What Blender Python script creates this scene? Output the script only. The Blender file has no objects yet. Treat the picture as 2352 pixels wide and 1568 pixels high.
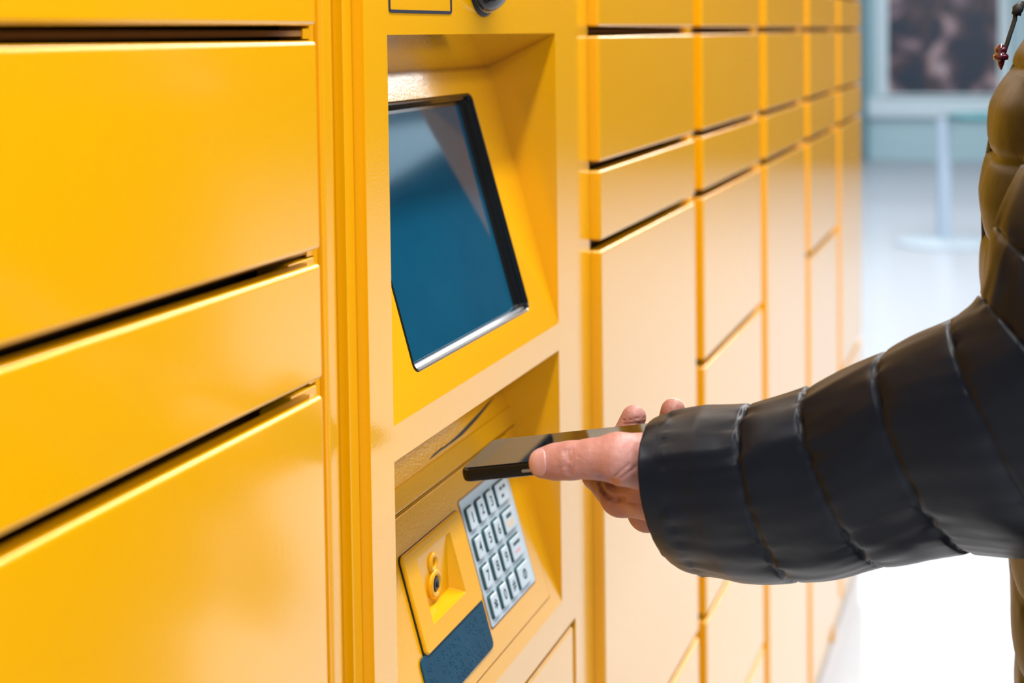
import bpy, math, random
import numpy as np
from mathutils import Matrix, Vector
random.seed(4)
SC = bpy.context.scene
COL = SC.collection

# ------------------------------------------------------------------ camera, world, lights, exposure
# camera basis (columns: camera x, y, z axes in world), lens 50 mm on 36 mm, small tilt plus a shifted lens
F = 3267.0
CAM = np.array([0.0, -0.42, 1.43])
R = np.array([[0.342968, 0.04165, -0.938423], [-0.93925, 0.000838, -0.343233], [-0.013509, 0.999132, 0.039407]])
cam_d = bpy.data.cameras.new('camera')
cam = bpy.data.objects.new('camera', cam_d); COL.objects.link(cam)
cam_d.sensor_width = 36.0; cam_d.sensor_fit = 'HORIZONTAL'
cam_d.lens = 36.0 * F / 2352.0
cam_d.shift_x = 0.0; cam_d.shift_y = -(784.0 - 210.0) / 2352.0
cam_d.clip_start = 0.02; cam_d.clip_end = 100
cam_d.dof.use_dof = True; cam_d.dof.focus_distance = 1.04; cam_d.dof.aperture_fstop = 5.0
mw = Matrix.Identity(4)
for i in range(3):
    for j in range(3): mw[i][j] = R[i][j]
    mw[i][3] = CAM[i]
cam.matrix_world = mw
SC.camera = cam

world = bpy.data.worlds.new('world'); SC.world = world; world.use_nodes = True
world.node_tree.nodes['Background'].inputs[0].default_value = (0.86, 0.93, 1.0, 1)
world.node_tree.nodes['Background'].inputs[1].default_value = 0.34

def area(name, loc, size, sizey, power, color=(1, 1, 1), rot=(0, 0, 0)):
    l = bpy.data.lights.new(name, 'AREA'); l.shape = 'RECTANGLE'; l.size = size; l.size_y = sizey
    l.energy = power; l.color = color
    o = bpy.data.objects.new(name, l); COL.objects.link(o); o.location = loc; o.rotation_euler = rot
    return o
area('haze_fill_panel', (11.8, -4.9, 3.12), 3.2, 1.5, 28, (0.62, 0.86, 1.0))  # added soft light, gives the screen glass its pale haze
area('ceiling_strip_near', (4.5, -0.55, 3.12), 11.0, 0.16, 190, (1.0, 0.97, 0.93))
area('ceiling_strip_middle', (5.0, -2.6, 3.12), 18.0, 0.6, 170, (0.95, 0.97, 1.0))
area('ceiling_strip_side', (3.1, -3.42, 3.12), 14.2, 0.44, 215, (0.95, 0.97, 1.0))
area('ceiling_strip_far', (11.0, 0.9, 3.12), 8.0, 0.5, 115, (0.9, 0.96, 1.0))

vs = SC.view_settings
vs.view_transform = 'Standard'; vs.look = 'None'; vs.exposure = 0.37; vs.gamma = 1.0
vs.use_curve_mapping = False
SC.cycles.use_denoising = True
SC.cycles.max_bounces = 8; SC.cycles.diffuse_bounces = 2

# ------------------------------------------------------------------ helpers
def n3(v):
    v = np.array(v, float); return v / np.linalg.norm(v)
def at(px, py, Z):
    return CAM + R @ np.array([(px - 1176.0) / F, -(py - 210.0) / F, -1.0]) * Z

def mat(name, col, rough=0.5, metal=0.0, ior=1.5, coat=0.0, coat_rough=0.05, coat_ior=1.5, spec=0.5, bump=0.0, bscale=200.0,
        noise=0.0, nscale=20.0, col2=None, emit=None, estr=0.0, stretch=None, bdist=0.001, tint=None):
    m = bpy.data.materials.new(name); m.use_nodes = True
    nt = m.node_tree; b = nt.nodes['Principled BSDF']
    b.inputs['Base Color'].default_value = (*col, 1); b.inputs['Roughness'].default_value = rough
    b.inputs['Metallic'].default_value = metal; b.inputs['IOR'].default_value = ior
    b.inputs['Coat Weight'].default_value = coat; b.inputs['Coat Roughness'].default_value = coat_rough
    b.inputs['Coat IOR'].default_value = coat_ior
    b.inputs['Specular IOR Level'].default_value = spec
    if tint: b.inputs['Specular Tint'].default_value = (*tint, 1)
    tc = nt.nodes.new('ShaderNodeTexCoord')
    src = tc.outputs['Object']
    if stretch:
        mp = nt.nodes.new('ShaderNodeMapping'); mp.inputs['Scale'].default_value = stretch
        nt.links.new(src, mp.inputs[0]); src = mp.outputs[0]
    if noise > 0:
        nz = nt.nodes.new('ShaderNodeTexNoise'); nz.inputs['Scale'].default_value = nscale; nz.inputs['Detail'].default_value = 3
        nt.links.new(src, nz.inputs['Vector'])
        rp = nt.nodes.new('ShaderNodeValToRGB')
        rp.color_ramp.elements[0].position = 0.5 - 0.5 * (1 - noise) * 0.5; rp.color_ramp.elements[1].position = 0.5 + 0.5 * (1 - noise) * 0.5
        rp.color_ramp.elements[0].color = (*col, 1); rp.color_ramp.elements[1].color = (*(col2 or col), 1)
        nt.links.new(nz.outputs[0], rp.inputs[0]); nt.links.new(rp.outputs[0], b.inputs['Base Color'])
    if bump > 0:
        nb = nt.nodes.new('ShaderNodeTexNoise'); nb.inputs['Scale'].default_value = bscale; nb.inputs['Detail'].default_value = 2
        nt.links.new(src, nb.inputs['Vector'])
        bp = nt.nodes.new('ShaderNodeBump'); bp.inputs['Strength'].default_value = bump; bp.inputs['Distance'].default_value = bdist
        nt.links.new(nb.outputs[0], bp.inputs['Height']); nt.links.new(bp.outputs[0], b.inputs['Normal'])
        if coat > 0: nt.links.new(bp.outputs[0], b.inputs['Coat Normal'])
    if emit:
        b.inputs['Emission Color'].default_value = (*emit, 1); b.inputs['Emission Strength'].default_value = estr
    return m

YEL = (0.90, 0.425, 0.0)
YT = (1.0, 0.72, 0.35)
M_DOOR = mat('yellow_door_paint', YEL, rough=0.20, ior=1.75, tint=YT, coat=0.85, coat_rough=0.12, coat_ior=1.6, bump=0.05, bscale=260)
M_FRAME = mat('yellow_frame_paint', YEL, rough=0.25, ior=1.75, tint=YT, coat=0.85, coat_rough=0.12, coat_ior=1.6, bump=0.05, bscale=260)
M_TERM = mat('yellow_powder_coat', YEL, rough=0.24, ior=1.7, tint=YT, coat=0.85, coat_rough=0.04, bump=0.17, bscale=520, bdist=0.0006)
M_PLATE = mat('yellow_plastic', (0.90, 0.43, 0.005), rough=0.2, ior=1.65, tint=YT, bump=0.12, bscale=420, bdist=0.0006)
M_BLACK = mat('black_plastic', (0.004, 0.005, 0.006), rough=0.22, coat=0.6)
M_DARK = mat('dark_gap', (0.06, 0.03, 0.004), rough=0.7)
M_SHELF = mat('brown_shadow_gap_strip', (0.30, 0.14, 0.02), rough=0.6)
M_RUBBER = mat('black_rubber', (0.006, 0.007, 0.008), rough=0.6)
M_GLASS = mat('screen_glass', (0.003, 0.062, 0.125), rough=0.07, ior=1.52, spec=0.45, noise=0.3, nscale=14, col2=(0.004, 0.075, 0.14))
M_KEYPAD = mat('brushed_keypad_metal', (0.62, 0.74, 0.82), rough=0.42, metal=0.2, bump=0.1, bscale=900, bdist=0.0003)
M_KEY = mat('key_metal', (0.66, 0.77, 0.84), rough=0.38, metal=0.2)
M_KEYGAP = mat('key_gap_shadow', (0.05, 0.13, 0.15), rough=0.6)  # dark teal paints the shadow in the gaps around the keys
M_INK = mat('key_ink', (0.03, 0.075, 0.09), rough=0.5)
M_BEIGE = mat('key_beige', (0.72, 0.62, 0.50), rough=0.5)
M_PINK = mat('key_pink', (0.72, 0.45, 0.52), rough=0.5)
M_BLUE = mat('blue_label', (0.003, 0.052, 0.10), rough=0.5, spec=0.25, noise=0.4, nscale=60, col2=(0.004, 0.06, 0.115))
M_SKIN_COL = (0.39, 0.16, 0.12)
M_NAIL = mat('nail', (0.52, 0.26, 0.235), rough=0.28, coat=0.3)
M_NAILTIP = mat('nail_free_edge', (0.9, 0.82, 0.66), rough=0.35)
M_FLOORC = mat('pale_polished_floor', (0.42, 0.45, 0.50), rough=0.42, coat=0.2)
M_METAL = mat('dark_metal', (0.05, 0.05, 0.055), rough=0.3, metal=1.0)

def mesh_obj(name, verts, faces, mats, parent=None, smooth=False, midx=None, bevel=0.0, segs=2, autosmooth=None):
    me = bpy.data.meshes.new(name)
    me.from_pydata([tuple(float(c) for c in v) for v in verts], [], [tuple(int(i) for i in f) for f in faces])
    if not isinstance(mats, (list, tuple)): mats = [mats]
    for m in mats: me.materials.append(m)
    if midx is not None: me.polygons.foreach_set('material_index', midx)
    if smooth: me.polygons.foreach_set('use_smooth', [True] * len(me.polygons))
    me.update()
    o = bpy.data.objects.new(name, me); COL.objects.link(o)
    if parent: o.parent = parent
    if bevel > 0:
        b = o.modifiers.new('bevel', 'BEVEL'); b.width = bevel; b.segments = segs; b.limit_method = 'ANGLE'; b.angle_limit = math.radians(28)
        b.harden_normals = False
        me.polygons.foreach_set('use_smooth', [True] * len(me.polygons))
        w = o.modifiers.new('wn', 'WEIGHTED_NORMAL'); w.keep_sharp = True
    return o

class MB:
    """collects boxes, lofts and tubes for one mesh"""
    def __init__(s): s.v = []; s.f = []; s.m = []
    def add(s, vs, fs, m=0):
        k = len(s.v); s.v += [tuple(v) for v in vs]; s.f += [tuple(i + k for i in f) for f in fs]; s.m += [m] * len(fs)
    def box(s, x0, x1, y0, y1, z0, z1, m=0, T=None):
        vs = [(x, y, z) for x in (x0, x1) for y in (y0, y1) for z in (z0, z1)]
        if T: vs = [T(*v) for v in vs]
        s.add(vs, [(0, 1, 3, 2), (4, 6, 7, 5), (0, 4, 5, 1), (2, 3, 7, 6), (0, 2, 6, 4), (1, 5, 7, 3)], m)
    def loft(s, loops, cap0=False, cap1=False, m=0, mats=None, closed=True):
        nn = len(loops[0]); k = len(s.v)
        for L in loops: s.v += [tuple(p) for p in L]
        for i in range(len(loops) - 1):
            for j in range(nn if closed else nn - 1):
                a = k + i * nn + j; b = k + i * nn + (j + 1) % nn
                s.f.append((a, b, b + nn, a + nn)); s.m.append(mats[i] if mats else m)
        if cap0: s.f.append(tuple(k + j for j in range(nn))[::-1]); s.m.append(mats[0] if mats else m)
        if cap1: s.f.append(tuple(k + (len(loops) - 1) * nn + j for j in range(nn))); s.m.append(mats[-1] if mats else m)
    def tube(s, pts, rad, nseg=10, m=0, cap=True):
        pts = [np.array(p, float) for p in pts]; loops = []
        for i, p in enumerate(pts):
            d = n3(pts[min(i + 1, len(pts) - 1)] - pts[max(i - 1, 0)])
            a = np.cross(d, [0.3, 0.2, 1.0]); a = n3(a); b = np.cross(d, a)
            r = rad[i] if isinstance(rad, (list, tuple)) else rad
            loops.append([p + r * (math.cos(t) * a + math.sin(t) * b) for t in [2 * math.pi * q / nseg for q in range(nseg)]])
        s.loft(loops, cap, cap, m)
    def obj(s, name, mats, parent=None, **k):
        return mesh_obj(name, s.v, s.f, mats, parent, midx=s.m, **k)

def empty(name, loc=(0, 0, 0)):
    o = bpy.data.objects.new(name, None); COL.objects.link(o); o.location = loc; o.empty_display_size = 0.1
    return o
def tag(o, label=None, cat=None, group=None, kind=None):
    if label: o['label'] = label
    if cat: o['category'] = cat
    if group: o['group'] = group
    if kind: o['kind'] = kind
    return o
def settle(root):
    """put children of an Empty standing at its base back where their vertices say"""
    bpy.context.view_layer.update()
    inv = root.matrix_world.inverted()
    for c in root.children: c.matrix_parent_inverse = inv

def rrect(x0, x1, v0, v1, r, k=6):
    """rounded rectangle loop, counter-clockwise, (x, v) pairs"""
    out = []
    for cx, cv, a0 in ((x1 - r, v1 - r, 0), (x0 + r, v1 - r, 90), (x0 + r, v0 + r, 180), (x1 - r, v0 + r, 270)):
        for i in range(k + 1):
            a = math.radians(a0 + 90.0 * i / k); out.append((cx + r * math.cos(a), cv + r * math.sin(a)))
    return out
def orect(x0, x1, v0, v1, k=6):
    """sharp rectangle with the same vertex count as rrect (corner points repeated along the sides)"""
    out = []
    c = [(x1, v1), (x0, v1), (x0, v0), (x1, v0)]
    for cx, cv in c: out += [(cx, cv)] * (k + 1)
    return out

# ------------------------------------------------------------------ room shell
def struct(name, mb, mats, **k):
    o = mb.obj(name, mats, **k); o['kind'] = 'structure'; return o
M_CEIL = mat('white_ceiling', (0.62, 0.64, 0.66), rough=0.8)
M_WALLP = mat('pale_blue_panel', (0.46, 0.66, 0.73), rough=0.4)
M_WALLB = mat('wall_behind_lockers', (0.6, 0.62, 0.64), rough=0.7)
M_SHOPD = mat('dark_shop_front', (0.075, 0.045, 0.015), rough=0.5, noise=0.2, nscale=0.8, col2=(0.20, 0.13, 0.05))
m = MB(); m.box(-4, 17, -9, 4.2, -0.1, 0.0); struct('floor', m, M_FLOORC)
m = MB(); m.box(-4, 17, -9, 4.2, 3.2, 3.3); struct('ceiling', m, M_CEIL)
m = MB(); m.box(-3.2, 3.95, 0.64, 0.76, 0, 3.2); m.box(3.83, 3.95, 0.76, 4.1, 0, 3.2); struct('wall_left', m, M_WALLB)
m = MB(); m.box(3.95, 17, 4.1, 4.2, 0, 3.2); struct('wall_back', m, M_WALLB)
m = MB(); m.box(16.2, 16.4, -0.9, 4.1, 0, 3.2); struct('wall_far', m, M_WALLP)
m = MB(); m.box(15.2, 16.4, -9, -0.9, 0, 3.2); struct('wall_front', m, M_SHOPD)
m = MB(); m.box(-4, 17, -9.1, -9, 0, 3.2); struct('wall_right', m, M_SHOPD)
# trim rails on the far wall
M_TRIM = mat('pale_trim', (0.68, 0.82, 0.88), rough=0.4)
M_TEAL = mat('teal_grey_post', (0.13, 0.27, 0.33), rough=0.35)
m = MB(); m.box(16.12, 16.198, -0.895, 1.36, 0.47, 0.68); struct('trim_1', m, M_TRIM, bevel=0.01)
m = MB(); m.box(16.14, 16.197, 1.09, 1.19, 0.69, 3.19); struct('trim_2', m, M_TRIM, bevel=0.01)
m = MB(); m.box(16.0, 16.197, 1.28, 1.36, 0.002, 3.19); struct('trim_3', m, M_TEAL, bevel=0.01)
m = MB(); m.box(16.14, 16.197, -0.2, -0.1, 0.69, 3.19); struct('trim_4', m, M_TRIM, bevel=0.01)

# display picture on the far wall
pic = mat('display_picture_print', (0.03, 0.06, 0.10), rough=0.3)
nt = pic.node_tree; b = nt.nodes['Principled BSDF']
tc = nt.nodes.new('ShaderNodeTexCoord'); nz = nt.nodes.new('ShaderNodeTexNoise'); nz.inputs['Scale'].default_value = 3.1; nz.inputs['Detail'].default_value = 2.5
nz.inputs['Distortion'].default_value = 0.6
nt.links.new(tc.outputs['Object'], nz.inputs['Vector'])
rp = nt.nodes.new('ShaderNodeValToRGB'); cr = rp.color_ramp
for p, c in ((0.0, (0.01, 0.03, 0.05)), (0.40, (0.025, 0.04, 0.07)), (0.5, (0.07, 0.05, 0.06)), (0.57, (0.16, 0.12, 0.16)), (0.64, (0.36, 0.24, 0.24)), (0.75, (0.45, 0.40, 0.45))):
    e = cr.elements.new(p); e.color = (*c, 1)
cr.elements.remove(cr.elements[0]); cr.elements.remove(cr.elements[-1])
nt.links.new(nz.outputs[0], rp.inputs[0]); nt.links.new(rp.outputs[0], b.inputs['Base Color'])
pt = empty('wall_display', (16.16, 0.5, 0.72))
m = MB()
m.box(16.15, 16.19, -0.09, 1.07, 0.735, 2.4)
o = m.obj('picture', pic, pt)
m = MB(); m.loft([[(16.13 if k in (1, 2) else 16.194, y, z) for y, z in orect(-0.09 - w, 1.07 + w, 0.733 - w, 2.40 + w, 0)] for k, w in ((0, 0.03), (1, 0.03), (2, 0.002), (3, 0.002))]); m.obj('frame', M_TRIM, pt)
tag(pt, 'large dark mottled picture panel on the pale blue far wall', 'picture'); settle(pt)

# pedestal table standing in front of the far wall
M_TBL = mat('pale_blue_steel', (0.42, 0.53, 0.66), rough=0.4)
M_TTOP = mat('dark_teal_top', (0.05, 0.19, 0.22), rough=0.4)
pt = empty('pedestal_table', (9.86, 0.13, 0))
m = MB()
def circ(cx, cy, z, r, k=32): return [(cx + r * math.cos(2 * math.pi * i / k), cy + r * math.sin(2 * math.pi * i / k), z) for i in range(k)]
m.loft([circ(9.86, 0.13, 0.002, 0.31), circ(9.86, 0.13, 0.014, 0.31), circ(9.86, 0.13, 0.03, 0.10), circ(9.86, 0.13, 0.04, 0.05)], True, True)
m.obj('base', mat('pale_base', (0.42, 0.50, 0.56), rough=0.5), pt, smooth=False)
m = MB(); m.loft([circ(9.86, 0.13, 0.04, 0.045), circ(9.86, 0.13, 0.83, 0.045)], True, True); m.obj('column', M_TBL, pt, smooth=False)
m = MB(); m.loft([circ(9.86, -0.15, 0.832, 0.25), circ(9.86, -0.15, 0.862, 0.26), circ(9.86, -0.15, 0.87, 0.25)], True, True); m.obj('tabletop', M_TTOP, pt)
tag(pt, 'pale blue pedestal table with round floor plate out of focus before the far wall', 'table'); settle(pt)

# ------------------------------------------------------------------ locker cabinets
A_, B_, C_, D_, E_ = (1.4283, 1.4378), (1.2885, 1.2975), (1.205, 1.2155), (0.972, 0.982), (0.618, 0.6275)
TOPG = [(1.505, 1.5145), (1.645, 1.6545), (1.785, 1.7945)]
TOPG1 = [(1.575, 1.5845), (1.72, 1.7295), (1.86, 1.8695)]
TOTAL = 2.02
def locker(xl, w, x0, x1, gaps, label, lip_l=False, lip_r=False, zb=0.09):
    """xl: left edge of the doors, w: door width, x0..x1: cabinet"""
    root = empty('locker_cabinet', ((x0 + x1) / 2, 0.3, 0))
    g = sorted(gaps)
    m = MB()
    # carcass: sides, back, top, plinth
    m.box(x0 + 0.0008, x0 + 0.0158, 0.013, 0.60, 0.0, TOTAL); m.box(x1 - 0.0158, x1 - 0.0008, 0.013, 0.60, 0.0, TOTAL)
    m.box(x0 + 0.0158, x1 - 0.0158, 0.58, 0.60, 0.0, TOTAL)
    m.box(x0 + 0.0158, x1 - 0.0158, 0.016, 0.58, TOTAL - 0.02, TOTAL); m.box(x0 + 0.0158, x1 - 0.0158, 0.02, 0.58, 0.002, zb)
    m.box(x0 + 0.0158, xl + 0.006, 0.0157, 0.04, zb, TOTAL - 0.02); m.box(min(xl + w + 0.022, x1 - 0.017), x1 - 0.0158, 0.0165, 0.04, zb, TOTAL - 0.02)
    ee = [zb] + [e for q in g for e in q] + [TOTAL - 0.02]
    for q in range(0, len(ee), 2): m.box(xl + w - 0.012, min(xl + w + 0.0221, x1 - 0.0169), 0.0165, 0.04, ee[q], ee[q + 1])
    if lip_l: m.box(x0 + 0.0008, xl - 0.0003, 0.012, 0.02, 0.0, TOTAL)
    if lip_r: m.box(x1 - 0.0135, x1 - 0.0008, 0.012, 0.02, 0.0, TOTAL)
    m.obj('carcass', M_FRAME, root, bevel=0.0012, segs=2)
    for a, bb in g:
        zc = (a + bb) / 2
        m = MB(); m.box(xl + 0.0062, x1 - 0.0185, 0.0185, 0.05, zc - 0.0018, zc + 0.0018, 1)
        m.box(xl + 0.0062, x1 - 0.0162, 0.050, 0.055, zc - 0.02, zc + 0.02); m.box(x1 - 0.0182, x1 - 0.0162, 0.018, 0.050, zc - 0.02, zc + 0.02)  # dark boxes added behind the gap to paint in its shade
        m.box(min(xl + w + 0.014, x1 - 0.022), x1 - 0.0185, 0.0175, 0.0185, zc - 0.0035, zc + 0.0030, 2)
        m.obj('shelf_and_gap_shade', [M_DARK, M_SHELF, M_FRAME], root)
    edges = [zb] + [e for q in g for e in q] + [TOTAL - 0.012]
    for i in range(0, len(edges), 2):
        m = MB(); m.box(xl, xl + w, 0.0, 0.0155, edges[i], edges[i + 1])
        m.obj('door', M_DOOR, root, bevel=0.0030, segs=5)
    tag(root, label, 'locker', 'yellow parcel locker cabinets in one wall'); settle(root)
    return root
locker(0.352, 0.4425, 0.309, 0.838, [A_, B_, C_, E_] + TOPG1, 'yellow parcel locker cabinet left of the screen terminal, nearest the viewer', lip_r=True)
locker(1.4115, 0.440, 1.347, 1.8765, [A_, B_, C_, E_] + TOPG1, 'yellow locker cabinet directly right of the screen terminal, behind the hand and phone', lip_l=True)
locker(1.902, 0.440, 1.8775, 2.3665, [A_, B_, C_, D_, E_, (0.400, 0.4095)] + TOPG1, 'second yellow locker cabinet right of the terminal, with a door gap above the sleeve')
locker(2.393, 0.440, 2.3675, 2.8565, [A_, B_, C_, E_] + TOPG1, 'third yellow locker cabinet to the right of the terminal, behind the sleeve')
locker(2.884, 0.440, 2.8575, 3.3465, [A_, B_, C_, D_] + TOPG, 'second to last yellow locker cabinet at the far blurred end of the row')
locker(3.374, 0.440, 3.3475, 3.8375, [A_, B_, C_, E_] + TOPG, 'last yellow locker cabinet at the far end of the row by the pale hall')

# ------------------------------------------------------------------ terminal
term = empty('parcel_terminal', (1.09, 0.3, 0))
X0, X1 = 0.8605, 1.3245
OL, OR = 0.8975, 1.268
K = 0.278; SL = math.sqrt(1 + K * K)
# sloping panels: (x, v, h) -> world, v along the slope from the front edge, h out of the surface
def P1(x, v, h=0.0): return (x, v * K / SL - h / SL, 1.1575 + v / SL + h * K / SL)
def P2(x, v, h=0.0): return (x, v * K / SL - h / SL, 0.8905 + v / SL + h * K / SL)
# housing front with openings (grid of cells), connected to its side returns and recess walls
m = MB()
def quad(*p): m.add(p, [(0, 1, 2, 3)])
zt = 2.02
zs = [0.0, 0.086, 0.859, 0.8905, 1.132, 1.1575, 1.4315, zt]
LX0, LX1 = 0.879, 1.3095
m = MB()
# front faces (every neighbouring corner shared, so the shading stays flat)
def wall(pts): m.add(pts, [tuple(range(len(pts)))])
def front(*p): wall([(x, 0, z) for x, z in p])
front((X0, 1.4315), (OL, 1.4315), (OR, 1.4315), (X1, 1.4315), (X1, zt), (X0, zt))
for (a, b_) in ((0.8905, 1.132), (1.132, 1.1575), (1.1575, 1.4315)):
    front((X0, a), (OL, a), (OL, b_), (X0, b_)); front((OR, a), (X1, a), (X1, b_), (OR, b_))
front((OL, 1.132), (OR, 1.132), (OR, 1.1575), (OL, 1.1575))
front((X0, 0.859), (LX0, 0.859), (LX1, 0.859), (X1, 0.859), (X1, 0.8905), (OR, 0.8905), (OL, 0.8905), (X0, 0.8905))
front((X0, 0.086), (LX0, 0.086), (LX0, 0.859), (X0, 0.859)); front((LX1, 0.086), (X1, 0.086), (X1, 0.859), (LX1, 0.859))
front((X0, 0.0), (X1, 0.0), (X1, 0.086), (LX1, 0.086), (LX0, 0.086), (X0, 0.086))
# outer returns
for xx in (X0, X1): wall([(xx, 0, z) for z in zs] + [(xx, 0.6, zt), (xx, 0.6, 0)])
wall([(X0, 0, zt), (X1, 0, zt), (X1, 0.6, zt), (X0, 0.6, zt)]); wall([(X0, 0.6, 0), (X0, 0.6, zt), (X1, 0.6, zt), (X1, 0.6, 0)])
# recess one: side walls, ceiling, back strip
YT1 = (1.401 - 1.1575) * K
r1 = [(0, 1.1575), (0, 1.4315), (YT1, 1.401)]
wall([(OR, y, z) for y, z in r1]); wall([(OL, y, z) for y, z in r1][::-1])
for i in (1,):
    (ya, za), (yb, zb_) = r1[i], r1[i + 1]
    wall([(OL, ya, za), (OR, ya, za), (OR, yb, zb_), (OL, yb, zb_)])
# recess two: side walls and ceiling
VS = 0.1721
y2, z2 = P2(0, 0.1913)[1:]
r2 = [(0, 0.8905), (0, 1.132), (0.085, 1.128), (0.078, z2 + (0.078 - y2) / 0.5), (y2, z2)]
wall([(OR, y, z) for y, z in r2]); wall([(OL, y, z) for y, z in r2][::-1])
for i in (1, 2, 3):
    (ya, za), (yb, zb_) = r2[i], r2[i + 1]
    wall([(OL, ya, za), (OR, ya, za), (OR, yb, zb_), (OL, yb, zb_)])
# lower door opening
d = 0.03
wall([(LX0, 0, 0.086), (LX0, 0, 0.859), (LX0, d, 0.859), (LX0, d, 0.086)]); wall([(LX1, 0, 0.086), (LX1, 0, 0.859), (LX1, d, 0.859), (LX1, d, 0.086)][::-1])
wall([(LX0, 0, 0.859), (LX1, 0, 0.859), (LX1, d, 0.859), (LX0, d, 0.859)]); wall([(LX0, 0, 0.086), (LX1, 0, 0.086), (LX1, d, 0.086), (LX0, d, 0.086)][::-1])
wall([(LX0, d, 0.086), (LX1, d, 0.086), (LX1, d, 0.859), (LX0, d, 0.859)])
# weld
import bmesh
def weld(mb, name, mats, parent, **k):
    o = mb.obj(name, mats, parent, **k)
    bm = bmesh.new(); bm.from_mesh(o.data); bmesh.ops.remove_doubles(bm, verts=bm.verts, dist=1e-5)
    bmesh.ops.dissolve_limit(bm, angle_limit=0.001, verts=bm.verts, edges=bm.edges) if k.pop('dis', False) else None
    bmesh.ops.recalc_face_normals(bm, faces=bm.faces); bm.to_mesh(o.data); bm.free(); return o
o = weld(m, 'housing', M_TERM, term, bevel=0.0012, segs=2)
# ledges at both sides of the housing
m = MB(); m.box(0.8475, X0 - 0.0003, 0.0085, 0.5, 0, zt)
m.box(0.8385, 0.8472, 0.0165, 0.5, 0, zt)
m.box(X1 + 0.0003, 1.3465, 0.0165, 0.5, 0, zt)
m.obj('side_ledge', M_FRAME, term, bevel=0.001)
# vertical seal between housing and ledge
m = MB(); m.box(LX0 + 0.004, LX1 - 0.004, 0.001, 0.02, 0.092, 0.853); m.obj('lower_door', M_TERM, term, bevel=0.0035, segs=4)

# --- screen panel with rounded opening
KK = 6
SX0, SX1, SV0, SV1 = 0.9505, 1.207, 0.0252, 0.2290
vtop = YT1 / K * SL
m = MB()
L = lambda pts, h, T: [T(x, v, h) for x, v in pts]
m.loft([L(orect(OL, OR, 0.0, vtop), 0, P1), L(rrect(SX0, SX1, SV0, SV1, 0.008), 0, P1), L(rrect(SX0, SX1, SV0, SV1, 0.008), -0.014, P1)])
weld(m, 'screen_panel', M_TERM, term, bevel=0.0008)
m = MB()
def rr(i, h): return L(rrect(SX0 + i, SX1 - i, SV0 + i, SV1 - i, max(0.008 - i, 0.002)), h, P1)
m.loft([rr(0.0003, -0.013), rr(0.0003, 0.0004), rr(0.0012, 0.0007), rr(0.0020, 0.0), rr(0.0022, -0.0035), rr(0.0050, -0.0042), rr(0.0052, -0.0085), rr(0.0052, -0.013)])
m.obj('screen_bezel', M_BLACK, term, smooth=False)
m = MB()
m.loft([rr(0.0055, -0.012), rr(0.0055, -0.0086)], True, True)
scr = m.obj('screen', M_GLASS, term)
m = MB(); m.box(SX1 - 0.0165, SX1 - 0.0056, SV0 + 0.0056, SV1 - 0.0056, -0.0090, -0.0084, T=P1); m.box(SX0 + 0.0056, SX1 - 0.0165, SV1 - 0.0085, SV1 - 0.0056, -0.0090, -0.0084, T=P1)
m.obj('screen_border', M_BLACK, term)
tag(scr, 'dark blue switched-off screen glass')
# speaker slots in the recess ceiling
def PC(x, c, h=0.0):
    a = np.array([0, 0.0735, -0.0305]); ln = np.linalg.norm(a); a = a / ln; nn = np.array([0, -0.0305, -0.0735]) / ln
    p = np.array([x, 0, 1.4315]) + a * c + nn * h; return tuple(p)
m = MB()
for xs, c0, k in ((0.991, 0.0440, 6), (0.991, 0.0320, 5)):
    pass
for r_, (xa, ca, n_) in enumerate(((0.9505, 0.0185, 6), (0.9595, 0.0104, 5))):
    xb, cb = ((0.9915, 0.0440), (0.9905, 0.0300))[r_]
    for i in range(n_):
        t = i / (n_ - 1); x = xa + (xb - xa) * t; c = ca + (cb - ca) * t
        m.box(x - 0.0015, x + 0.0045, c - 0.0008, c + 0.0008, -0.001, 0.0002, T=lambda a, b, h: PC(a, b, h))
so = m.obj('speaker_slots', M_DARK, term)

# --- keypad cover panel
m = MB()
def lv(x0, x1, v0, v1, r, h, T=P2): return [T(x, v, h) for x, v in rrect(x0, x1, v0, v1, r)]
# base slope below and beside the cover
m.loft([L(orect(OL, OR, 0.0, VS), 0, P2), L(orect(OL + 0.001, 1.2435, 0.0137, VS - 0.0005), 0, P2), L(orect(OL + 0.001, 1.2435, 0.0137, VS - 0.0005), -0.014, P2)], cap1=True)
weld(m, 'slope_frame', M_TERM, term)
m = MB()
m.loft([lv(OL + 0.0015, 1.2425, 0.0145, VS - 0.0012, 0.002, -0.0035), lv(OL + 0.0015, 1.2425, 0.0145, VS - 0.0012, 0.002, 0.0), lv(OL + 0.0022, 1.2415, 0.0155, VS - 0.002, 0.002, 0.0008),
        lv(0.995, 1.080, 0.075, 0.139, 0.002, 0.0008), lv(0.995, 1.080, 0.075, 0.139, 0.002, -0.010)])
m.obj('keypad_panel', M_TERM, term, bevel=0.0006)
# upper strip above the seam, then the set-back plane with the curved slot
m = MB()
m.loft([[P2(OL, VS + 0.0012, -0.006), P2(OL, VS + 0.0012, 0.0006), P2(OL, VS + 0.0022, 0.0012), P2(OL, 0.1905, 0.0012), P2(OL, 0.1913, 0.0)],
        [P2(OR, VS + 0.0012, -0.006), P2(OR, VS + 0.0012, 0.0006), P2(OR, VS + 0.0022, 0.0012), P2(OR, 0.1905, 0.0012), P2(OR, 0.1913, 0.0)]], closed=False)
m.obj('upper_strip', M_TERM, term)
m = MB(); m.box(OL, OR, VS - 0.003, VS + 0.004, -0.012, -0.0045, T=P2); m.obj('seam_backing', M_DARK, term)
S3 = math.sqrt(1.25)
def P3(x, v, h=0.0): return (x, y2 + v * 0.5 / S3 - h / S3, z2 + v / S3 + h * 0.5 / S3)
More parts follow.
